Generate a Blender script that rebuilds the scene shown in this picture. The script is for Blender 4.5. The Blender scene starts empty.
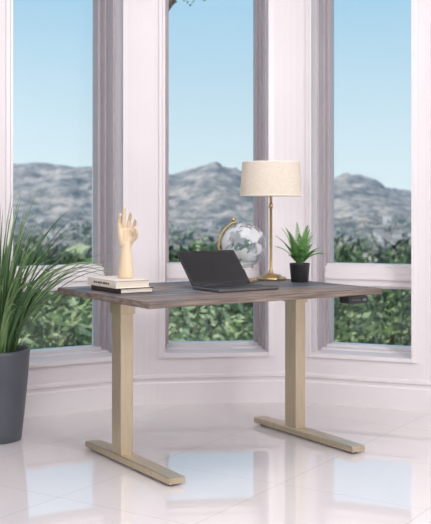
import bpy, math, random
import numpy as np
from mathutils import Vector, Matrix, noise
random.seed(7)
S=bpy.context.scene
COL=S.collection
S.view_settings.view_transform='Standard'
S.view_settings.look='None'

# ---------------------------------------------------------------- materials
def mat(name,col,rough=.5,metal=0,spec=.5,**k):
    m=bpy.data.materials.new(name); m.use_nodes=True
    b=m.node_tree.nodes['Principled BSDF']
    b.inputs['Base Color'].default_value=(*col,1)
    b.inputs['Roughness'].default_value=rough
    b.inputs['Metallic'].default_value=metal
    b.inputs['Specular IOR Level'].default_value=spec
    return m
def N(m,t,**k):
    n=m.node_tree.nodes.new(t)
    for a,v in k.items(): setattr(n,a,v)
    return n
def L(m,a,b): m.node_tree.links.new(a,b)
def noisy(name,c1,c2,scale=8,rough=.5,metal=0,stretch=(1,1,1),detail=4,bump=0,spec=.5,lo=.3,hi=.7):
    m=mat(name,c1,rough,metal,spec); b=m.node_tree.nodes['Principled BSDF']
    tc=N(m,'ShaderNodeTexCoord'); mp=N(m,'ShaderNodeMapping'); mp.inputs['Scale'].default_value=stretch
    nz=N(m,'ShaderNodeTexNoise'); nz.inputs['Scale'].default_value=scale; nz.inputs['Detail'].default_value=detail
    cr=N(m,'ShaderNodeValToRGB'); cr.color_ramp.elements[0].color=(*c1,1); cr.color_ramp.elements[1].color=(*c2,1)
    cr.color_ramp.elements[0].position=lo; cr.color_ramp.elements[1].position=hi
    L(m,tc.outputs['Object'],mp.inputs[0]); L(m,mp.outputs[0],nz.inputs[0]); L(m,nz.outputs[0],cr.inputs[0]); L(m,cr.outputs[0],b.inputs['Base Color'])
    if bump:
        bp=N(m,'ShaderNodeBump'); bp.inputs['Strength'].default_value=bump; bp.inputs['Distance'].default_value=.002
        L(m,nz.outputs[0],bp.inputs['Height']); L(m,bp.outputs[0],b.inputs['Normal'])
    return m

WALL=noisy('wall_paint',(.775,.735,.76),(.795,.755,.78),3,rough=.55)
TRIM=noisy('trim_paint',(.80,.765,.785),(.82,.785,.805),3,rough=.35)
FRAME=noisy('frame_shade_grey',(.46,.41,.44),(.49,.44,.47),3,rough=.4)  # greyer than the trim: shade of the window jambs put into the colour
CEIL=noisy('ceiling_paint',(.82,.80,.81),(.84,.82,.83),3,rough=.7)
GOLD=noisy('champagne_metal',(.53,.45,.32),(.60,.52,.375),60,rough=.32,metal=.75,stretch=(1,1,.15))
BRASS=noisy('brushed_brass',(.48,.34,.16),(.60,.43,.22),80,rough=.28,metal=.95)
BLACK=noisy('black_plastic',(.012,.012,.014),(.02,.02,.022),40,rough=.4)
DARK=noisy('dark_aluminium',(.022,.023,.026),(.032,.034,.038),90,rough=.45,metal=.3)
SILV=noisy('silver_aluminium',(.18,.18,.195),(.23,.23,.245),90,rough=.3,metal=.8)
SCREEN=mat('laptop_screen',(.008,.009,.011),.15)
POT=noisy('pot_ceramic',(.075,.085,.105),(.09,.10,.12),6,rough=.45)
SOIL=noisy('soil',(.03,.02,.015),(.08,.055,.035),60,rough=.9)
LINEN=noisy('linen_shade',(.62,.55,.46),(.77,.70,.60),170,rough=.85,stretch=(1,1,2.2),detail=3,bump=.3,lo=.35,hi=.65)
HANDW=noisy('maple_wood',(.68,.53,.36),(.78,.64,.46),10,rough=.5,stretch=(4,4,.7))
BOOKW=noisy('book_cover_cream',(.74,.68,.61),(.78,.73,.66),20,rough=.5)
PAGES=noisy('book_pages',(.70,.62,.50),(.84,.77,.66),30,rough=.8,stretch=(.2,.2,30))
BOOKD=noisy('book_cover_dark',(.03,.022,.02),(.06,.04,.035),20,rough=.5)
INK=mat('ink',(.06,.04,.04),.6)

def floor_mat():
    m=mat('floor_tile',(.8,.78,.78),.025,0,1.0); b=m.node_tree.nodes['Principled BSDF']
    b.inputs['IOR'].default_value=1.6
    tc=N(m,'ShaderNodeTexCoord'); mp=N(m,'ShaderNodeMapping'); mp.inputs['Rotation'].default_value=(0,0,math.radians(33)); mp.inputs['Location'].default_value=(.12,.2,0)
    br=N(m,'ShaderNodeTexBrick'); br.offset=0; br.inputs['Scale'].default_value=1
    br.inputs['Brick Width'].default_value=.62; br.inputs['Row Height'].default_value=.62; br.inputs['Mortar Size'].default_value=.0018; br.inputs['Mortar Smooth'].default_value=.1
    br.inputs['Color1'].default_value=(.77,.74,.75,1); br.inputs['Color2'].default_value=(.76,.73,.74,1); br.inputs['Mortar'].default_value=(.58,.55,.56,1)
    nz=N(m,'ShaderNodeTexNoise'); nz.inputs['Scale'].default_value=2
    mx=N(m,'ShaderNodeMix',data_type='RGBA',blend_type='MULTIPLY'); mx.inputs[0].default_value=.06
    L(m,tc.outputs['Object'],mp.inputs[0]); L(m,mp.outputs[0],br.inputs[0]); L(m,br.outputs['Color'],mx.inputs[6]); L(m,nz.outputs['Color'],mx.inputs[7]); L(m,mx.outputs[2],b.inputs['Base Color'])
    L(m,tc.outputs['Object'],nz.inputs[0])
    return m
FLOOR=floor_mat()

def wood_mat():
    m=mat('weathered_wood',(.2,.18,.17),.5,0,.28); b=m.node_tree.nodes['Principled BSDF']
    tc=N(m,'ShaderNodeTexCoord')
    mp=N(m,'ShaderNodeMapping'); mp.inputs['Scale'].default_value=(.9,10,10)
    nz=N(m,'ShaderNodeTexNoise'); nz.inputs['Scale'].default_value=3; nz.inputs['Detail'].default_value=8; nz.inputs['Roughness'].default_value=.7; nz.inputs['Distortion'].default_value=.8
    br=N(m,'ShaderNodeTexBrick'); br.offset=.37; br.inputs['Brick Width'].default_value=.45; br.inputs['Row Height'].default_value=.142; br.inputs['Mortar Size'].default_value=.0015
    br.inputs['Color1'].default_value=(.29,.225,.185,1); br.inputs['Color2'].default_value=(.075,.12,.185,1); br.inputs['Mortar'].default_value=(.04,.04,.045,1); br.inputs['Scale'].default_value=1
    cr=N(m,'ShaderNodeValToRGB'); cr.color_ramp.elements[0].position=.38; cr.color_ramp.elements[1].position=.64
    cr.color_ramp.elements[0].color=(.28,.30,.34,1); cr.color_ramp.elements[1].color=(1.3,1.22,1.15,1)
    mx=N(m,'ShaderNodeMix',data_type='RGBA',blend_type='MULTIPLY'); mx.inputs[0].default_value=1
    L(m,tc.outputs['Object'],mp.inputs[0]); L(m,mp.outputs[0],nz.inputs[0]); L(m,tc.outputs['Object'],br.inputs[0])
    L(m,nz.outputs[0],cr.inputs[0]); L(m,br.outputs['Color'],mx.inputs[6]); L(m,cr.outputs[0],mx.inputs[7]); L(m,mx.outputs[2],b.inputs['Base Color'])
    bp=N(m,'ShaderNodeBump'); bp.inputs['Strength'].default_value=.3; bp.inputs['Distance'].default_value=.002; L(m,nz.outputs[0],bp.inputs['Height']); L(m,bp.outputs[0],b.inputs['Normal'])
    return m
WOOD=wood_mat()
EDGE=noisy('wood_edge',(.10,.08,.07),(.26,.20,.16),3,rough=.5,stretch=(1.5,6,30),detail=8,lo=.36,hi=.64)

def glass_mat():
    m=bpy.data.materials.new('window_glass'); m.use_nodes=True; nt=m.node_tree; nt.nodes.clear()
    o=N(m,'ShaderNodeOutputMaterial'); t=N(m,'ShaderNodeBsdfTransparent'); g=N(m,'ShaderNodeBsdfGlossy'); g.inputs['Roughness'].default_value=.0
    t.inputs[0].default_value=(.97,.99,.99,1)
    f=N(m,'ShaderNodeFresnel'); f.inputs[0].default_value=1.4; mx=N(m,'ShaderNodeMixShader')
    L(m,f.outputs[0],mx.inputs[0]); L(m,t.outputs[0],mx.inputs[1]); L(m,g.outputs[0],mx.inputs[2]); L(m,mx.outputs[0],o.inputs[0]); return m
GLASS=glass_mat()
def globe_mat():
    m=bpy.data.materials.new('globe_glass'); m.use_nodes=True; nt=m.node_tree; nt.nodes.clear()
    o=N(m,'ShaderNodeOutputMaterial'); t=N(m,'ShaderNodeBsdfTransparent'); g=N(m,'ShaderNodeBsdfGlossy'); g.inputs['Roughness'].default_value=.02
    t.inputs[0].default_value=(.90,.93,.95,1)
    lw=N(m,'ShaderNodeLayerWeight'); lw.inputs[0].default_value=.22
    mx=N(m,'ShaderNodeMixShader'); L(m,lw.outputs['Facing'],mx.inputs[0]); L(m,t.outputs[0],mx.inputs[1]); L(m,g.outputs[0],mx.inputs[2])
    d=N(m,'ShaderNodeBsdfDiffuse'); d.inputs[0].default_value=(.80,.82,.84,1)
    tc=N(m,'ShaderNodeTexCoord'); nz=N(m,'ShaderNodeTexNoise'); nz.inputs['Scale'].default_value=14; nz.inputs['Detail'].default_value=5
    cr=N(m,'ShaderNodeValToRGB'); cr.color_ramp.elements[0].position=.50; cr.color_ramp.elements[1].position=.53
    cr.color_ramp.elements[0].color=(.05,.05,.05,1); cr.color_ramp.elements[1].color=(.58,.58,.58,1)
    L(m,tc.outputs['Object'],nz.inputs[0]); L(m,nz.outputs[0],cr.inputs[0])
    m2=N(m,'ShaderNodeMixShader'); L(m,cr.outputs[0],m2.inputs[0]); L(m,mx.outputs[0],m2.inputs[1]); L(m,d.outputs[0],m2.inputs[2]); L(m,m2.outputs[0],o.inputs[0]); return m
GLOBE=globe_mat()
def leafmat(name,c1,c2,scale=6,rough=.5):
    return noisy(name,c1,c2,scale,rough=rough)
BLADE1=leafmat('grass_leaf_dark',(.03,.085,.03),(.075,.17,.06)); BLADE2=leafmat('grass_leaf_light',(.10,.21,.07),(.22,.34,.14))
FERN=leafmat('fern_leaf',(.07,.20,.045),(.16,.34,.10),30)

# ---------------------------------------------------------------- mesh builder
class MB:
    def __init__(s): s.v=[];s.f=[];s.m=[];s.sm=[]
    def add(s,vs,fs,mi=0,smooth=False):
        o=len(s.v); s.v+= [tuple(v) for v in vs]
        for f in fs: s.f.append(tuple(i+o for i in f)); s.m.append(mi); s.sm.append(smooth)
    def box(s,lo,hi,mi=0,fr=None):
        vs=[(x,y,z) for z in (lo[2],hi[2]) for y in (lo[1],hi[1]) for x in (lo[0],hi[0])]
        if fr: vs=[fr(*v) for v in vs]
        s.add(vs,[(0,2,3,1),(4,5,7,6),(0,1,5,4),(2,6,7,3),(0,4,6,2),(1,3,7,5)],mi)
    def bbox(s,lo,hi,r,mi=0,seg=3,fr=None):
        pts=[]
        for cx,cy,a0 in((hi[0]-r,hi[1]-r,0),(lo[0]+r,hi[1]-r,90),(lo[0]+r,lo[1]+r,180),(hi[0]-r,lo[1]+r,270)):
            for i in range(seg+1):
                a=math.radians(a0+90*i/seg); pts.append((cx+math.cos(a)*r,cy+math.sin(a)*r,math.cos(a),math.sin(a)))
        c=min(r*.35,(hi[2]-lo[2])*.25); n=len(pts); vs=[]
        for z,ins in((lo[2],c),(lo[2]+c,0),(hi[2]-c,0),(hi[2],c)):
            for x,y,dx,dy in pts: vs.append((x-dx*ins,y-dy*ins,z))
        if fr: vs=[fr(*v) for v in vs]
        fs=[tuple(range(n))[::-1],tuple(range(3*n,4*n))]
        for k in range(3):
            for i in range(n): j=(i+1)%n; fs.append((k*n+i,k*n+j,(k+1)*n+j,(k+1)*n+i))
        s.add(vs,fs,mi)
    def lathe(s,prof,c=(0,0,0),n=40,mi=0,smooth=True,cap=True):
        vs=[];fs=[]
        for r,z in prof:
            for i in range(n):
                a=2*math.pi*i/n; vs.append((c[0]+r*math.cos(a),c[1]+r*math.sin(a),c[2]+z))
        for k in range(len(prof)-1):
            for i in range(n): j=(i+1)%n; fs.append((k*n+i,k*n+j,(k+1)*n+j,(k+1)*n+i))
        s.add(vs,fs,mi,smooth)
        if cap:
            if prof[0][0]>1e-4: s.add(vs[:n],[tuple(range(n))[::-1]],mi)
            if prof[-1][0]>1e-4: s.add(vs[-n:],[tuple(range(n))],mi)
    def tube(s,pts,rad,n=10,mi=0):
        pts=[Vector(p) for p in pts]; 
        if not hasattr(rad,'__len__'): rad=[rad]*len(pts)
        vs=[];fs=[];up=None
        for k,p in enumerate(pts):
            t=(pts[min(k+1,len(pts)-1)]-pts[max(k-1,0)]).normalized()
            if up is None: up=t.orthogonal().normalized()
            u=(up-t*up.dot(t)).normalized(); up=u; w=t.cross(u)
            for i in range(n):
                a=2*math.pi*i/n; vs.append(p+(u*math.cos(a)+w*math.sin(a))*rad[k])
        for k in range(len(pts)-1):
            for i in range(n): j=(i+1)%n; fs.append((k*n+i,k*n+j,(k+1)*n+j,(k+1)*n+i))
        fs.append(tuple(range(n))[::-1]); fs.append(tuple(range((len(pts)-1)*n,len(pts)*n)))
        s.add(vs,fs,mi,True)
    def sphere(s,c,r,n=16,mi=0,sc=(1,1,1)):
        prof=[(max(r*math.sin(math.pi*k/n),1e-5),-r*math.cos(math.pi*k/n)) for k in range(n+1)]
        vs=[];fs=[];m=n*2
        for q,z in prof:
            for i in range(m):
                a=2*math.pi*i/m; vs.append((c[0]+q*math.cos(a)*sc[0],c[1]+q*math.sin(a)*sc[1],c[2]+z*sc[2]))
        for k in range(n):
            for i in range(m): j=(i+1)%m; fs.append((k*m+i,k*m+j,(k+1)*m+j,(k+1)*m+i))
        s.add(vs,fs,mi,True)
    def obj(s,name,mats,parent=None,loc=None,rotz=0):
        me=bpy.data.meshes.new(name); me.from_pydata(s.v,[],s.f); 
        for m in mats: me.materials.append(m)
        me.polygons.foreach_set('material_index',s.m); me.polygons.foreach_set('use_smooth',s.sm); me.update()
        o=bpy.data.objects.new(name,me); COL.objects.link(o)
        if loc: o.location=loc
        o.rotation_euler=(0,0,rotz)
        if parent: o.parent=parent
        return o
def empty(name,loc=(0,0,0),rotz=0):
    e=bpy.data.objects.new(name,None); e.empty_display_size=.1; COL.objects.link(e); e.location=loc; e.rotation_euler=(0,0,rotz); return e

# ---------------------------------------------------------------- bay room shell
V0=(-1.25,5.16);V1=(-.412,5.645);V2=(.4245,5.735);V3=(1.25,5.40)
LEFT=[(-2.3,-2.6),(-2.3,3.3),(-1.95,4.35)]; RIGHT=[(2.0,4.75),(2.4,3.6),(2.4,-2.6)]
def vec(p): return Vector((p[0],p[1]))
def fillet(path,reach=.10,seg=6):
    out=[vec(path[0])]
    for i in range(1,len(path)-1):
        p=vec(path[i]);a=(vec(path[i-1])-p).normalized()*reach;b=(vec(path[i+1])-p).normalized()*reach
        for k in range(seg+1):
            t=k/seg; out.append((p+a)*(1-t)**2+p*2*t*(1-t)+(p+b)*t*t)
    out.append(vec(path[-1])); return out
def normals(path):
    ns=[]
    for i in range(len(path)):
        ds=[]
        if i>0: ds.append((path[i]-path[i-1]).normalized())
        if i<len(path)-1: ds.append((path[i+1]-path[i]).normalized())
        n=[Vector((-d.y,d.x)) for d in ds]; q=sum(n,Vector((0,0))).normalized(); ns.append(q/max(q.dot(n[0]),.3))
    return ns
def sweep(mb,path,prof,mi=0,closed=True,smooth=False):
    ns=normals(path); m=len(prof); vs=[];fs=[]
    for p,n in zip(path,ns):
        for o,z in prof: q=p+n*o; vs.append((q.x,q.y,z))
    for i in range(len(path)-1):
        for k in range(m): j=(k+1)%m; fs.append((i*m+k,(i+1)*m+k,(i+1)*m+j,i*m+j))
    fs.append(tuple(range(m))); fs.append(tuple((len(path)-1)*m+k for k in range(m))[::-1])
    mb.add(vs,fs,mi,smooth)
def facet(Va,Vb):
    a=vec(Va);d=(vec(Vb)-a).normalized();n=Vector((-d.y,d.x)); return a,d,n
ZS,ZT,ZC=.282,3.0,3.2
TH=.33
fullpath=fillet([V0,V1,V2,V3],.11)
mb=MB()
sweep(mb,fullpath,[(0,0),(0,ZS),(TH,ZS),(TH,0)])
sweep(mb,fullpath,[(0,ZT),(0,ZC),(TH,ZC),(TH,ZT)])
LA=(vec(V0)-vec(V1)).length
WIN=[(V0,V1,LA-.754,LA-.123),(V1,V2,.129,.7143),(V2,V3,.130,.6944)]
def pt(F,t): return F[0]+F[1]*t
FA=facet(V0,V1);FC=facet(V1,V2);FR=facet(V2,V3)
def pillar(pathpts):
    sweep(mb,pathpts,[(0,ZS),(0,ZT),(TH,ZT),(TH,ZS)])
pillar([vec(V0),pt(FA,WIN[0][2])])
pillar(fillet([tuple(pt(FA,WIN[0][3])),V1,tuple(pt(FC,WIN[1][2]))],.11))
pillar(fillet([tuple(pt(FC,WIN[1][3])),V2,tuple(pt(FR,WIN[2][2]))],.11))
pillar([pt(FR,WIN[2][3]),vec(V3)])
mb.obj('wall_bay',[WALL])
for nm,P in(('wall_left',LEFT+[V0]),('wall_right',[V3]+RIGHT)):
    mb=MB(); sweep(mb,[vec(p) for p in P],[(0,0),(0,ZC),(.2,ZC),(.2,0)]); mb.obj(nm,[WALL])
mb=MB(); mb.box((-2.5,-2.8,0),(2.6,-2.6,ZC)); mb.obj('wall_back',[WALL])
base=[(0,0),(-.020,0),(-.020,.118),(-.014,.126),(-.014,.140),(-.026,.150),(-.026,.162),(-.012,.168),(0,.168)]
for nm,P in(('baseboard_bay',fullpath),('baseboard_left',[vec(p) for p in LEFT+[V0]]),('baseboard_right',[vec(p) for p in [V3]+RIGHT])):
    mb=MB(); sweep(mb,P,base); mb.obj(nm,[TRIM])
outer=[vec(p) for p in LEFT]+fullpath+[vec(p) for p in RIGHT]
on=[p+n*.15 for p,n in zip(outer,normals(outer))]
for nm,z0,z1,m in(('floor',-.1,0,FLOOR),('ceiling',ZC,ZC+.15,CEIL)):
    mb=MB(); k=len(on); vs=[(p.x,p.y,z0) for p in on]+[(p.x,p.y,z1) for p in on]
    mb.add(vs,[tuple(range(k)),tuple(range(k,2*k))[::-1]]+[(i,(i+1)%k,k+(i+1)%k,k+i) for i in range(k)]); mb.obj(nm,[m])

for wi,(Va,Vb,t0,t1) in enumerate(WIN):
    F=facet(Va,Vb)
    def fr(t,n,z,F=F):
        q=F[0]+F[1]*t+F[2]*n; return (q.x,q.y,z)
    mb=MB(); fw=.036
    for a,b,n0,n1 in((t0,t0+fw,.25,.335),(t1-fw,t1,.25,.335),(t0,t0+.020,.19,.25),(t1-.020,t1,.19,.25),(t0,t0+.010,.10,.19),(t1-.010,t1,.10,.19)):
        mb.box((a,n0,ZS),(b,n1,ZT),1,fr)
    mb.box((t0,.24,ZS),(t1,.335,.304),0,fr); mb.box((t0,.16,ZS),(t1,.24,.291),0,fr)
    mb.box((t0,.24,ZT-.05),(t1,.335,ZT),0,fr)
    mb.box((t0,.23,.638),(t1,.335,.776),0,fr); mb.box((t0+.01,.205,.652),(t1-.01,.23,.762),0,fr); mb.box((t0,.19,.690),(t1,.205,.724),0,fr)
    cw=.034
    for a,b,p in((t0-cw,t0,-.010),(t1,t1+cw,-.010),(t0-.012,t0,-.018),(t1,t1+.012,-.018)):
        mb.box((a,p,ZS-.02),(b,.01,ZT),0,fr)
    mb.box((t0-cw,-.012,ZS-.022),(t1+cw,.01,ZS-.001),0,fr)
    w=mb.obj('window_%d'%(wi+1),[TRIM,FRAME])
    g=MB(); g.box((t0+.02,.298,.29),(t1-.02,.302,ZT-.02),0,fr); g.obj('pane',[GLASS],parent=w)

# ---------------------------------------------------------------- standing desk
TH_D=.578
AX=Vector((math.cos(TH_D),math.sin(TH_D))); BX=Vector((math.sin(TH_D),-math.cos(TH_D)))
P2=Vector((-.2585,3.895))
def dk(u,v,z=.74):
    q=P2+AX*u-BX*v; return (q.x,q.y,z)
W,D=1.214,.8525
desk=empty('standing_desk',(P2.x,P2.y,0),TH_D)
mb=MB(); mb.bbox((0,0,.714),(W,D,.74),.006,0,2); top=mb.obj('desktop',[WOOD,EDGE],desk)
for p in top.data.polygons:
    if abs(p.normal.z)<.5: p.material_index=1
def foot(u,name):
    mb=MB(); L1=D/2+.3685; L0=D/2-.3685-.028; w=.037
    secs=[(L0,.035,.032),(L0+.004,w,.035),(L0+.2,w,.038),(L1-.2,w,.038),(L1-.004,w,.035),(L1,.035,.032)]
    vs=[];fs=[]
    for v,hw,h in secs:
        c=.004
        vs+= [(u-hw,v,.010),(u+hw,v,.010),(u+hw,v,h-c),(u+hw-c,v,h),(u-hw+c,v,h),(u-hw,v,h-c)]
    for k in range(len(secs)-1):
        for i in range(6): j=(i+1)%6; fs.append((k*6+i,k*6+j,(k+1)*6+j,(k+1)*6+i))
    fs.append(tuple(range(6))[::-1]); fs.append(tuple(range(30,36))); mb.add(vs,fs)
    for v in(L0+.04,L1-.04):
        mb.lathe([(.018,0),(.018,.008),(.008,.009),(.008,.012)],(u,v,0),16,1)
    return mb.obj(name,[GOLD,BLACK],desk)
cv=.4965
for k,u in enumerate((.148,1.096)):
    foot(u,'foot_%d'%(k+1))
    mb=MB(); mb.bbox((u-.030,cv-.045,.034),(u+.030,cv+.045,.655),.005,0,3)
    mb.obj('column_%d'%(k+1),[GOLD],desk)
    mb=MB(); mb.bbox((u-.036,cv-.055,.645),(u+.036,cv+.055,.690),.005,0,2)
    vs=[];
    for v,zb in((.12,.704),(.30,.690),(cv+.2,.690),(D-.06,.704)):
        vs+=[(u-.028,v,zb),(u+.028,v,zb),(u+.028,v,.7139),(u-.028,v,.7139)]
    fs=[(3,2,1,0),(12,13,14,15)]
    for q in range(3):
        for i in range(4): j=(i+1)%4; fs.append((q*4+i,q*4+j,q*4+4+j,q*4+4+i))
    mb.add(vs,fs); mb.obj('bracket_%d'%(k+1),[GOLD],desk)
mb=MB(); mb.bbox((.17,cv-.045,.672),(1.07,cv-.015,.7135),.004); mb.bbox((.17,cv+.015,.672),(1.07,cv+.045,.7135),.004); mb.obj('crossbar',[GOLD],desk)
mb=MB(); mb.bbox((1.005,-.012,.680),(1.115,.06,.7135),.008,0,3); mb.bbox((1.01,-.016,.684),(1.11,-.011,.709),.002,1,1)
mb.obj('control_keypad',[BLACK,DARK],desk)
mb=MB(); 
for i in range(4): mb.box((1.016+i*.014,-.0175,.694),(1.022+i*.014,-.0155,.699),0)
mb.box((1.078,-.0175,.692),(1.098,-.0155,.702),0); mb.obj('keypad_buttons',[SILV],desk)

# ---------------------------------------------------------------- books
e=empty('stack_of_books',dk(.148,.53),TH_D)
def book(z0,z1,lx,ly,cov,name,dx=0,dy=0,rot=0):
    mb=MB(); t=.003; hx,hy=lx/2,ly/2
    mb.bbox((-hx,-hy,z0),(hx,hy,z0+t),.002,0,1); mb.bbox((-hx,-hy,z1-t),(hx,hy,z1),.002,0,1)
    mb.box((-hx,-hy,z0+.0005),(-hx+t,hy,z1-.0005),0)
    mb.box((-hx+t,-hy+.005,z0+t),(hx-.005,hy-.005,z1-t),1)
    n=9
    for i in range(n):
        y=-hy*.55+i*hy*1.1/n; mb.box((-hx-.0006,y,(z0+z1)/2-.004),(-hx,y+hy*.07*(1+(i%3)*.3),(z0+z1)/2+.004),2)
    return mb.obj(name,[cov,PAGES,INK],e,(dx,dy,0),rot)
book(0,.022,.165,.26,BOOKD,'book_lower',.012,-.008,math.radians(2)); book(.0222,.056,.165,.285,BOOKW,'book_upper',0,.005,math.radians(-1))

# ---------------------------------------------------------------- wooden mannequin hand
hx,hy,_=dk(.175,.515)
mb=MB()
def cap(a,b,ra,rb,k=5):
    a=Vector(a);b=Vector(b); pts=[a.lerp(b,i/k) for i in range(k+1)]; mb.tube(pts,[ra+(rb-ra)*i/k for i in range(k+1)],14); mb.sphere(a,ra,8); mb.sphere(b,rb,8)
mb.lathe([(.030,0),(.033,.006),(.0325,.02),(.028,.07),(.024,.105),(.021,.125),(.019,.135)],(0,0,0),32)
cap((0,0,.125),(0,0,.142),.018,.019)
for x in(-.021,-.007,.007,.021): cap((x*.55,0,.142),(x*1.15,-.002,.196+(.004 if abs(x)<.01 else 0)),.0165,.0125)
def finger(base,segs,r0):
    p=Vector(base); r=r0
    for (dx,dy,dz) in segs:
        q=p+Vector((dx,dy,dz)); cap(p,q,r,r*.88,3); p=q; r*=.88
finger((-.026,-.002,.198),[(-.004,-.006,.034),(.001,-.014,.021),(.003,-.014,.012)],.0088)
finger((-.0085,-.002,.204),[(-.001,-.002,.042),(.000,-.006,.028),(.001,-.008,.020)],.0092)
finger((.0095,-.002,.203),[(.004,-.006,.038),(.003,-.016,.020),(.001,-.016,.010)],.0088)
finger((.026,-.002,.196),[(.008,-.008,.028),(.003,-.014,.014),(-.001,-.012,.006)],.0080)
finger((.016,-.006,.150),[(.020,-.016,.018),(.006,-.014,.022),(-.006,-.010,.018)],.0108)
h=mb.obj('wooden_mannequin_hand',[HANDW],None,(hx,hy,.74+.0563),math.radians(10)); h.scale=(1.05,)*3
rm=h.modifiers.new('r','REMESH'); rm.mode='VOXEL'; rm.voxel_size=.0018; rm.use_smooth_shade=True
sm=h.modifiers.new('s','SMOOTH'); sm.factor=.5; sm.iterations=3

# ---------------------------------------------------------------- laptop
lap=empty('laptop',(-.105,4.50,.74),TH_D)
mb=MB(); w,d=.32,.225
mb.bbox((0,-d,.002),(w,0,.015),.010,0,4)
mb.bbox((.002,-d+.002,.0148),(w-.002,-.002,.0155),.008,1,4)
for r in range(5):
    for c in range(14):
        x=.022+c*.0198; y=-.030-r*.0205
        if r==4 and 4<=c<=8:
            if c==4: mb.bbox((x,y-.016,.0155),(x+.095,y,.0168),.002,2,1)
            continue
        mb.bbox((x,y-.016,.0155),(x+.0165,y,.0168),.002,2,1)
mb.bbox((.11,-d+.015,.0155),(.21,-d+.078,.0158),.003,2,2)
for x,y in((.02,-.02),(.30,-.02),(.02,-.2),(.30,-.2)): mb.lathe([(.006,0),(.006,.003)],(x,y,0),10,2)
mb.tube([(.03,-.002,.013),(w-.03,-.002,.013)],.006,12,2)
mb.obj('base',[SILV,DARK,BLACK],lap)
mb=MB(); sh=.205
mb.bbox((0,-.0,-.0),(w,sh,.006),.008,0,4); mb.bbox((.003,.003,.006),(w-.003,sh-.003,.0064),.006,1,3); mb.box((.010,.014,.0064),(w-.010,sh-.009,.0067),2)
sc=mb.obj('screen',[DARK,BLACK,SCREEN],lap,(0,.002,.013)); sc.rotation_euler=(math.radians(180-134),0,0)

# ---------------------------------------------------------------- table lamp
mb=MB(); lx,ly,_=dk(1.0996,.70)
lamp=empty('table_lamp',(lx,ly,.74))
mb.lathe([(.076,0),(.078,.003),(.078,.012),(.074,.015),(.052,.017),(.050,.026),(.030,.030),(.012,.034),(.010,.045),(.0075,.05),(.0075,.36),(.011,.365),(.011,.38),(.0075,.385),(.0075,.44),(.014,.445),(.014,.48),(.004,.485)],(0,0,0),40,0)
mb.obj('stem_and_base',[BRASS],lamp)
mb=MB(); zb,zt=.422,.594
mb.lathe([(.157,zb),(.1455,zt)],(0,0,0),64,0,cap=False); mb.lathe([(.1435,zt),(.155,zb)],(0,0,0),64,0,cap=False)
mb.lathe([(.155,zb),(.1575,zb-.001),(.158,zb+.004),(.157,zb+.006)],(0,0,0),64,1,cap=False); mb.lathe([(.1435,zt),(.1465,zt+.001),(.1465,zt-.005)],(0,0,0),64,1,cap=False)
mb.obj('shade',[LINEN,BOOKW],lamp)
mb=MB()
for k in range(3):
    a=k*2.094; mb.tube([(0,0,.575),(.144*math.cos(a),.144*math.sin(a),.588)],.002,6,0)
mb.tube([(0,0,.484),(0,0,.585)],.003,8,0)
mb.obj('spider',[BRASS],lamp)
mb=MB(); mb.sphere((0,0,.515),.028,12,0,(1,1,1.1)); mb.obj('bulb',[mat('bulb_glass',(.9,.88,.82),.2)],lamp)

# ---------------------------------------------------------------- globe
gx,gy,_=dk(.905,.66); gl=empty('desk_globe',(gx,gy,.74),math.radians(5))
GC=.178;R=.110
mb=MB(); mb.sphere((0,0,GC),R,28); mb.obj('sphere',[GLOBE],gl)
mb=MB(); mb.lathe([(.066,0),(.068,.003),(.068,.010),(.056,.015),(.022,.019),(.011,.025),(.009,.035),(.015,.040),(.009,.046),(.008,.054)],(0,0,0),36)
arc=[]
for i in range(33):
    a=math.radians(112+ (272-112)*i/32); arc.append(((R+.013)*math.cos(a),0,GC+(R+.013)*math.sin(a)))
mb.tube(arc,.0065,10)
a=math.radians(112); ax=Vector((math.cos(a),0,math.sin(a))); c=Vector((0,0,GC))
mb.tube([c+ax*(R-.002),c+ax*(R+.026)],.005,10); mb.sphere(c+ax*(R+.028),.011,8); mb.tube([c-ax*(R-.002),c-ax*(R+.010)],.004,10)
mb.obj('stand',[BRASS],gl)

# ---------------------------------------------------------------- small fern
fx,fy=.412,4.93
fe=empty('potted_fern',(fx,fy,.74))
mb=MB(); mb.lathe([(.040,0),(.042,.003),(.050,.086),(.051,.092),(.047,.092),(.045,.080)],(0,0,0),36,0); mb.lathe([(.0,.082),(.0455,.080)],(0,0,0),24,1,cap=False); mb.obj('pot',[BLACK,SOIL],fe)
mb=MB()
for k in range(28):
    az=k*2.399+random.uniform(-.2,.2); lean=random.uniform(.3,.95) if k>12 else random.uniform(.05,.45); ln=random.uniform(.125,.155)
    if k<=12: ln=random.uniform(.165,.225)
    p=Vector((.010*math.cos(az),.010*math.sin(az),.082)); el=math.radians(88-lean*34); pts=[p.copy()]
    n=18
    for i in range(n):
        d=Vector((math.cos(az)*math.cos(el),math.sin(az)*math.cos(el),math.sin(el))); p=p+d*ln/n; el-=math.radians(.8+lean*4.0); pts.append(p.copy())
    mb.tube(pts,[.0013]*len(pts),5)
    for i in range(3,n+1):
        t=(i-3)/(n-3); lw=.030*(1-t)**.7*min(1,.55+t*2)+.004
        d=(pts[i]-pts[i-1]).normalized(); s=Vector((-math.sin(az),math.cos(az),0)); 
        for sg in(-1,1):
            o=(s*sg+d*.5+Vector((0,0,-.10))).normalized(); b=pts[i]; w2=d*.0042
            mb.add([b-w2*.7,b+o*lw*.5-w2,b+o*lw,b+o*lw*.5+w2,b+w2*.7],[(0,1,2,3,4)],0)
mb.obj('fronds',[FERN],fe)

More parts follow.
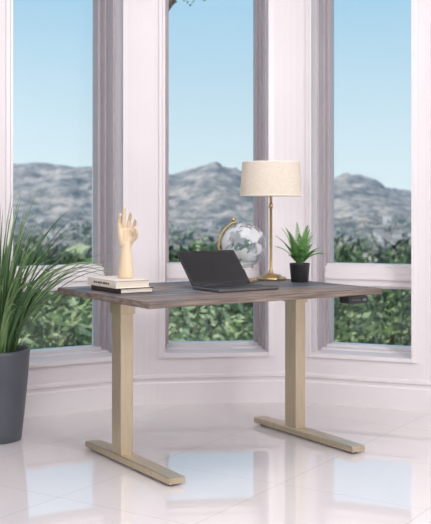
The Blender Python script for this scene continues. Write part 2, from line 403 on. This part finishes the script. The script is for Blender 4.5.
# ---------------------------------------------------------------- big grass plant
px,py=-1.045,4.80
pe=empty('potted_grass_plant',(px,py,0))
mb=MB(); mb.lathe([(.112,0),(.118,.004),(.130,.10),(.150,.30),(.158,.415),(.160,.43),(.150,.432),(.146,.40)],(0,0,0),56,0); mb.lathe([(.0,.40),(.147,.398)],(0,0,0),32,1,cap=False); mb.obj('pot',[POT,SOIL],pe)
def seglim(P,Q,p,m):
    a=vec(P);d=(vec(Q)-a).normalized();n=Vector((-d.y,d.x)); return (Vector((p.x,p.y))-a).dot(n)<-m
def clear(pts):
    for q in pts:
        g=q+Vector((px,py,0))
        if not(seglim(V0,V1,g,.03) and seglim((-1.95,4.35),V0,g,.03)): return False
        r=Vector((g.x,g.y))-P2; u=r.dot(AX);v=-r.dot(BX)
        if u>-.015 and v<D+.01 and v>-.01 and .64<g.z<.80: return False
        if g.z<.02: return False
    return True
mb=MB(); cnt=0
while cnt<270:
    az=random.uniform(0,2*math.pi); r=.09*math.sqrt(random.random()); lean=random.random()**1.2
    ln=random.uniform(.46,.86); wd=random.uniform(.008,.015)
    p=Vector((r*math.cos(az),r*math.sin(az),.39)); el=math.radians(90-lean*28); n=16; pts=[p.copy()]
    droop=random.uniform(.6,2.2)+lean*4.6
    if cnt%18==0: droop=8.5; ln=.8
    for i in range(n):
        d=Vector((math.cos(az)*math.cos(el),math.sin(az)*math.cos(el),math.sin(el))); p=p+d*ln/n; el-=math.radians(droop*(.4+1.3*i/n)); pts.append(p.copy())
    if not clear(pts): continue
    cnt+=1
    s=Vector((-math.sin(az),math.cos(az),0)); tw=random.uniform(-1.2,1.2); vs=[];fs=[]
    for i,q in enumerate(pts):
        t=i/n; w=wd*(1-t**2.5)*(.6+.4*min(1,t*5)); a=tw*(.4+t); d=(pts[min(i+1,n)]-pts[max(i-1,0)]).normalized(); u=d.cross(s); sd=s*math.cos(a)+u*math.sin(a)
        vs+=[q-sd*w/2,q+u*w*.18*(-1),q+sd*w/2]
    for i in range(n):
        for j in(0,1): fs.append((i*3+j,i*3+j+1,i*3+3+j+1,i*3+3+j))
    mb.add(vs,fs,0 if random.random()<.5 else 1,True)
mb.obj('leaves',[BLADE1,BLADE2],pe)

# ---------------------------------------------------------------- outside world
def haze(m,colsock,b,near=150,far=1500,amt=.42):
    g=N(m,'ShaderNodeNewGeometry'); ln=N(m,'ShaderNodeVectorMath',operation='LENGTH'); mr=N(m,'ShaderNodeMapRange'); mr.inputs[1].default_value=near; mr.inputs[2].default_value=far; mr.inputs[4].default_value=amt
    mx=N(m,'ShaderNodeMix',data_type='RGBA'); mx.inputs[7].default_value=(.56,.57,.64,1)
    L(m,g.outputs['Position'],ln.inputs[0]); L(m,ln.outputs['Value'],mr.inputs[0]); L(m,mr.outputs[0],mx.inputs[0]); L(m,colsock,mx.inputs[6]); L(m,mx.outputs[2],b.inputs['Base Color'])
def terr_mat():
    m=mat('hillside',(.2,.2,.1),.95,0,.1); b=m.node_tree.nodes['Principled BSDF']
    tc=N(m,'ShaderNodeTexCoord'); nz=N(m,'ShaderNodeTexNoise'); nz.inputs['Scale'].default_value=.04; nz.inputs['Detail'].default_value=12; nz.inputs['Roughness'].default_value=.75
    cr=N(m,'ShaderNodeValToRGB'); E=cr.color_ramp.elements; E[0].position=.41;E[0].color=(.035,.045,.028,1);E[1].position=.58;E[1].color=(.56,.42,.31,1); q=E.new(.48); q.color=(.19,.16,.11,1)
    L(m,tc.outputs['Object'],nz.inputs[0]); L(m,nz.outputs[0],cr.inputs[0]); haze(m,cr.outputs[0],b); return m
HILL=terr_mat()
land=empty('hillside_landscape',(0,0,0))
RX=np.array([-.30,-.20,-.17,-.12,-.08,-.045,-.02,0,.02,.04,.08,.11,.13,.15,.17,.20,.30])
RY=np.array([ 172, 168, 169, 172, 178, 176, 169,162,169,182,192,184,174,179,186,194,188])
def zt_(x,y):
    r=x/y; h=(205-np.interp(r,RX,RY))/1007*1350+1.1
    base=np.interp(y,[8,14,30,60,200,500,900,1100],[-1.6,-1.9,-3.6,-7,-16,-22,-18,-8])
    nz=noise.fractal(Vector((x*.006,y*.006,1.3)),1,2,6)
    t=min(max((y-900)/450,0),1); t=t*t*(3-2*t)
    k=1 if y<1350 else max(0,1-(y-1350)/500)
    z=base+(h-base)*t*k+nz*(2+10*t)*(.15+min(1,y/500))*.7
    if y>300:
        rd=1-abs(noise.fractal(Vector((x*.011,y*.011,4.)),.9,2.1,6))*1.6
        z+=rd*11*min(1,(y-300)/700)-7*min(1,(y-300)/700)
    z+= max(0,noise.fractal(Vector((x*.01,y*.004,8.)),1,2,4))*16*math.exp(-((y-820)/160)**2)
    return z
mb=MB(); ys=np.concatenate([np.linspace(8,60,20),np.geomspace(66,900,60),np.linspace(910,1600,110)]); nx=240; vs=[];fs=[]
for y in ys:
    for i in range(nx+1):
        x=(i/nx-.5)*2*(y*.40+6); vs.append((x,y,zt_(x,y)))
for j in range(len(ys)-1):
    for i in range(nx): a=j*(nx+1)+i; fs.append((a,a+1,a+nx+2,a+nx+1))
mb.add(vs,fs,0,True); mb.obj('mountains',[HILL],land)
def hz(name,c1,c2,sc):
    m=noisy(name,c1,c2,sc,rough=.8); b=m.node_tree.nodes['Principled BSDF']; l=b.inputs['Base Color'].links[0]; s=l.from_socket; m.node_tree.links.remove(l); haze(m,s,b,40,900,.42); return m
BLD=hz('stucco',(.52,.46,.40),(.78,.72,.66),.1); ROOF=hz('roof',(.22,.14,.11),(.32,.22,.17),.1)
mb=MB()
for k in range(170):
    y=random.uniform(300,900); x=random.uniform(-.3,.3)*y; z=zt_(x,y); w=random.uniform(3,6.5);d=random.uniform(3,5);h_=random.uniform(2,4.5)
    mb.box((x-w/2,y-d/2,z-2),(x+w/2,y+d/2,z+h_),0)
    mb.add([(x-w/2-.3,y-d/2-.3,z+h_),(x+w/2+.3,y-d/2-.3,z+h_),(x+w/2+.3,y+d/2+.3,z+h_),(x-w/2-.3,y+d/2+.3,z+h_),(x-w/2,y,z+h_+1.5),(x+w/2,y,z+h_+1.5)],[(0,1,5,4),(3,4,5,2),(0,4,3),(1,2,5)],1)
mb.obj('houses',[BLD,ROOF],land)
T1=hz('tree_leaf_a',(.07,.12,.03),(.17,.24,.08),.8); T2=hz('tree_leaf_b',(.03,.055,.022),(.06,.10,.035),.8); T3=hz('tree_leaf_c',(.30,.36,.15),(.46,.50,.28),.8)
BARK=noisy('bark',(.08,.055,.04),(.18,.13,.10),12,rough=.9)
mb=MB()
rng=np.random.default_rng(3)
def bush(cx,cy,ztop,r,hgt,nl,ls,mi):
    for i in range(nl):
        v=rng.normal(size=3); v/=np.linalg.norm(v); rr=.55+.45*rng.random()**.5
        p=Vector((cx+v[0]*r*rr,cy+v[1]*r*rr,ztop-hgt/2+v[2]*hgt/2*rr))
        a=Vector(rng.normal(size=3)).normalized()*ls*(.5+rng.random()); b=a.orthogonal().normalized()*a.length*.6
        mb.add([p-a,p-b*.7,p+a,p+b*.7],[(0,1,2,3)],mi if rng.random()<.75 else int(rng.integers(0,3)))
for k in range(80):
    y=random.uniform(15,27); x=random.uniform(-.36,.36)*y
    ztop=1.117-random.uniform(70,132)/1007*y; bush(x,y,ztop,random.uniform(.6,1.3),random.uniform(1.6,2.4),300,.09,random.choice([0,0,1,2,2]))
for k in range(100):
    y=random.uniform(34,80); x=random.uniform(-.34,.34)*y
    ztop=1.117-random.uniform(28,75)/1007*y; bush(x,y,ztop,random.uniform(1.0,2.4),random.uniform(3,6),170,.25,random.choice([0,1,1,1]))
for k in range(520):
    y=random.uniform(110,850); x=random.uniform(-.33,.33)*y
    z=zt_(x,y); bush(x,y,z+random.uniform(3,8),random.uniform(2,6),10,34,1.5,random.choice([0,1,1]))
mb.obj('trees',[T1,T2,T3],land)
# overhanging tree just outside the bay
tx,ty=-.66,9.2
tr=empty('garden_tree',(0,0,0)); tr.parent=land
mb=MB(); mb.tube([(tx,ty,-1.9),(tx+.02,ty,-.5),(tx-.03,ty,1.0),(tx+.02,ty,2.4),(tx,ty,3.4)],[.10,.085,.075,.06,.04],12)
for a,l in((.3,.7),(1.8,.6),(3.4,.7),(5.0,.6)): mb.tube([(tx,ty,2.6),(tx+.5*l*math.cos(a),ty+.5*l*math.sin(a),3.1),(tx+l*math.cos(a),ty+l*math.sin(a),3.4)],[.035,.022,.01],8)
mb.obj('trunk',[BARK],tr)
mb=MB()
for a,l in((.3,.5),(1.8,.5),(3.4,.6),(5.0,.5),(0,0),(.1,.40)): bush(tx+l*math.cos(a),ty+l*math.sin(a),3.80+random.uniform(-.04,.1),.36,.82,420,.028,0)
mb.obj('foliage',[T1,T2,T3],tr)

# ---------------------------------------------------------------- sky + lights
w=bpy.data.worlds.new('sky'); S.world=w; w.use_nodes=True; nt=w.node_tree; bg=nt.nodes['Background']
tc=nt.nodes.new('ShaderNodeTexCoord'); sp=nt.nodes.new('ShaderNodeSeparateXYZ'); cr=nt.nodes.new('ShaderNodeValToRGB')
nt.links.new(tc.outputs['Generated'],sp.inputs[0]); nt.links.new(sp.outputs['Z'],cr.inputs[0]); nt.links.new(cr.outputs[0],bg.inputs[0])
E=cr.color_ramp.elements; E[0].position=0; E[0].color=(.74,.85,.90,1); E[1].position=1; E[1].color=(.18,.40,.75,1)
q=E.new(.04); q.color=(.68,.82,.89,1); q=E.new(.20); q.color=(.39,.64,.83,1)
bg.inputs[1].default_value=1.06
def area(name,loc,tgt,size,power,col=(1,1,1),sy=None):
    l=bpy.data.lights.new(name,'AREA'); l.size=size; l.energy=power; l.color=col
    if sy: l.shape='RECTANGLE'; l.size_y=sy
    o=bpy.data.objects.new(name,l); COL.objects.link(o); o.location=loc; o.rotation_euler=(Vector(tgt)-Vector(loc)).to_track_quat('-Z','Y').to_euler(); return o
area('softbox_key',(1.98,1.5,2.1),(-.2,5,.7),.85,62,(1,.985,.97))
area('softbox_fill',(-1.3,-1.8,2.1),(0,5,.9),1.8,44,(1,.985,.97))
area('ceiling_fill',(0,3.3,3.15),(0,3.3,0),1.8,36,(1,.99,.98))  # added fill area under the ceiling to brighten the room, no fixture there
sl=bpy.data.lights.new('sun','SUN'); sl.energy=3.4; sl.angle=.01; sl.color=(1,.94,.86); so=bpy.data.objects.new('sun',sl); COL.objects.link(so)
so.rotation_euler=Vector((.75,.42,-.55)).to_track_quat('-Z','Y').to_euler()

# ---------------------------------------------------------------- camera
c=bpy.data.cameras.new('camera'); cam=bpy.data.objects.new('camera',c); COL.objects.link(cam); S.camera=cam
cam.location=(0,0,1.117); cam.rotation_euler=(math.pi/2,0,0)
c.sensor_width=36; c.lens=1007*36/524; c.shift_y=-(262-205)/524; c.clip_end=5000; c.clip_start=.05
c.dof.use_dof=True; c.dof.focus_distance=4.6; c.dof.aperture_fstop=5
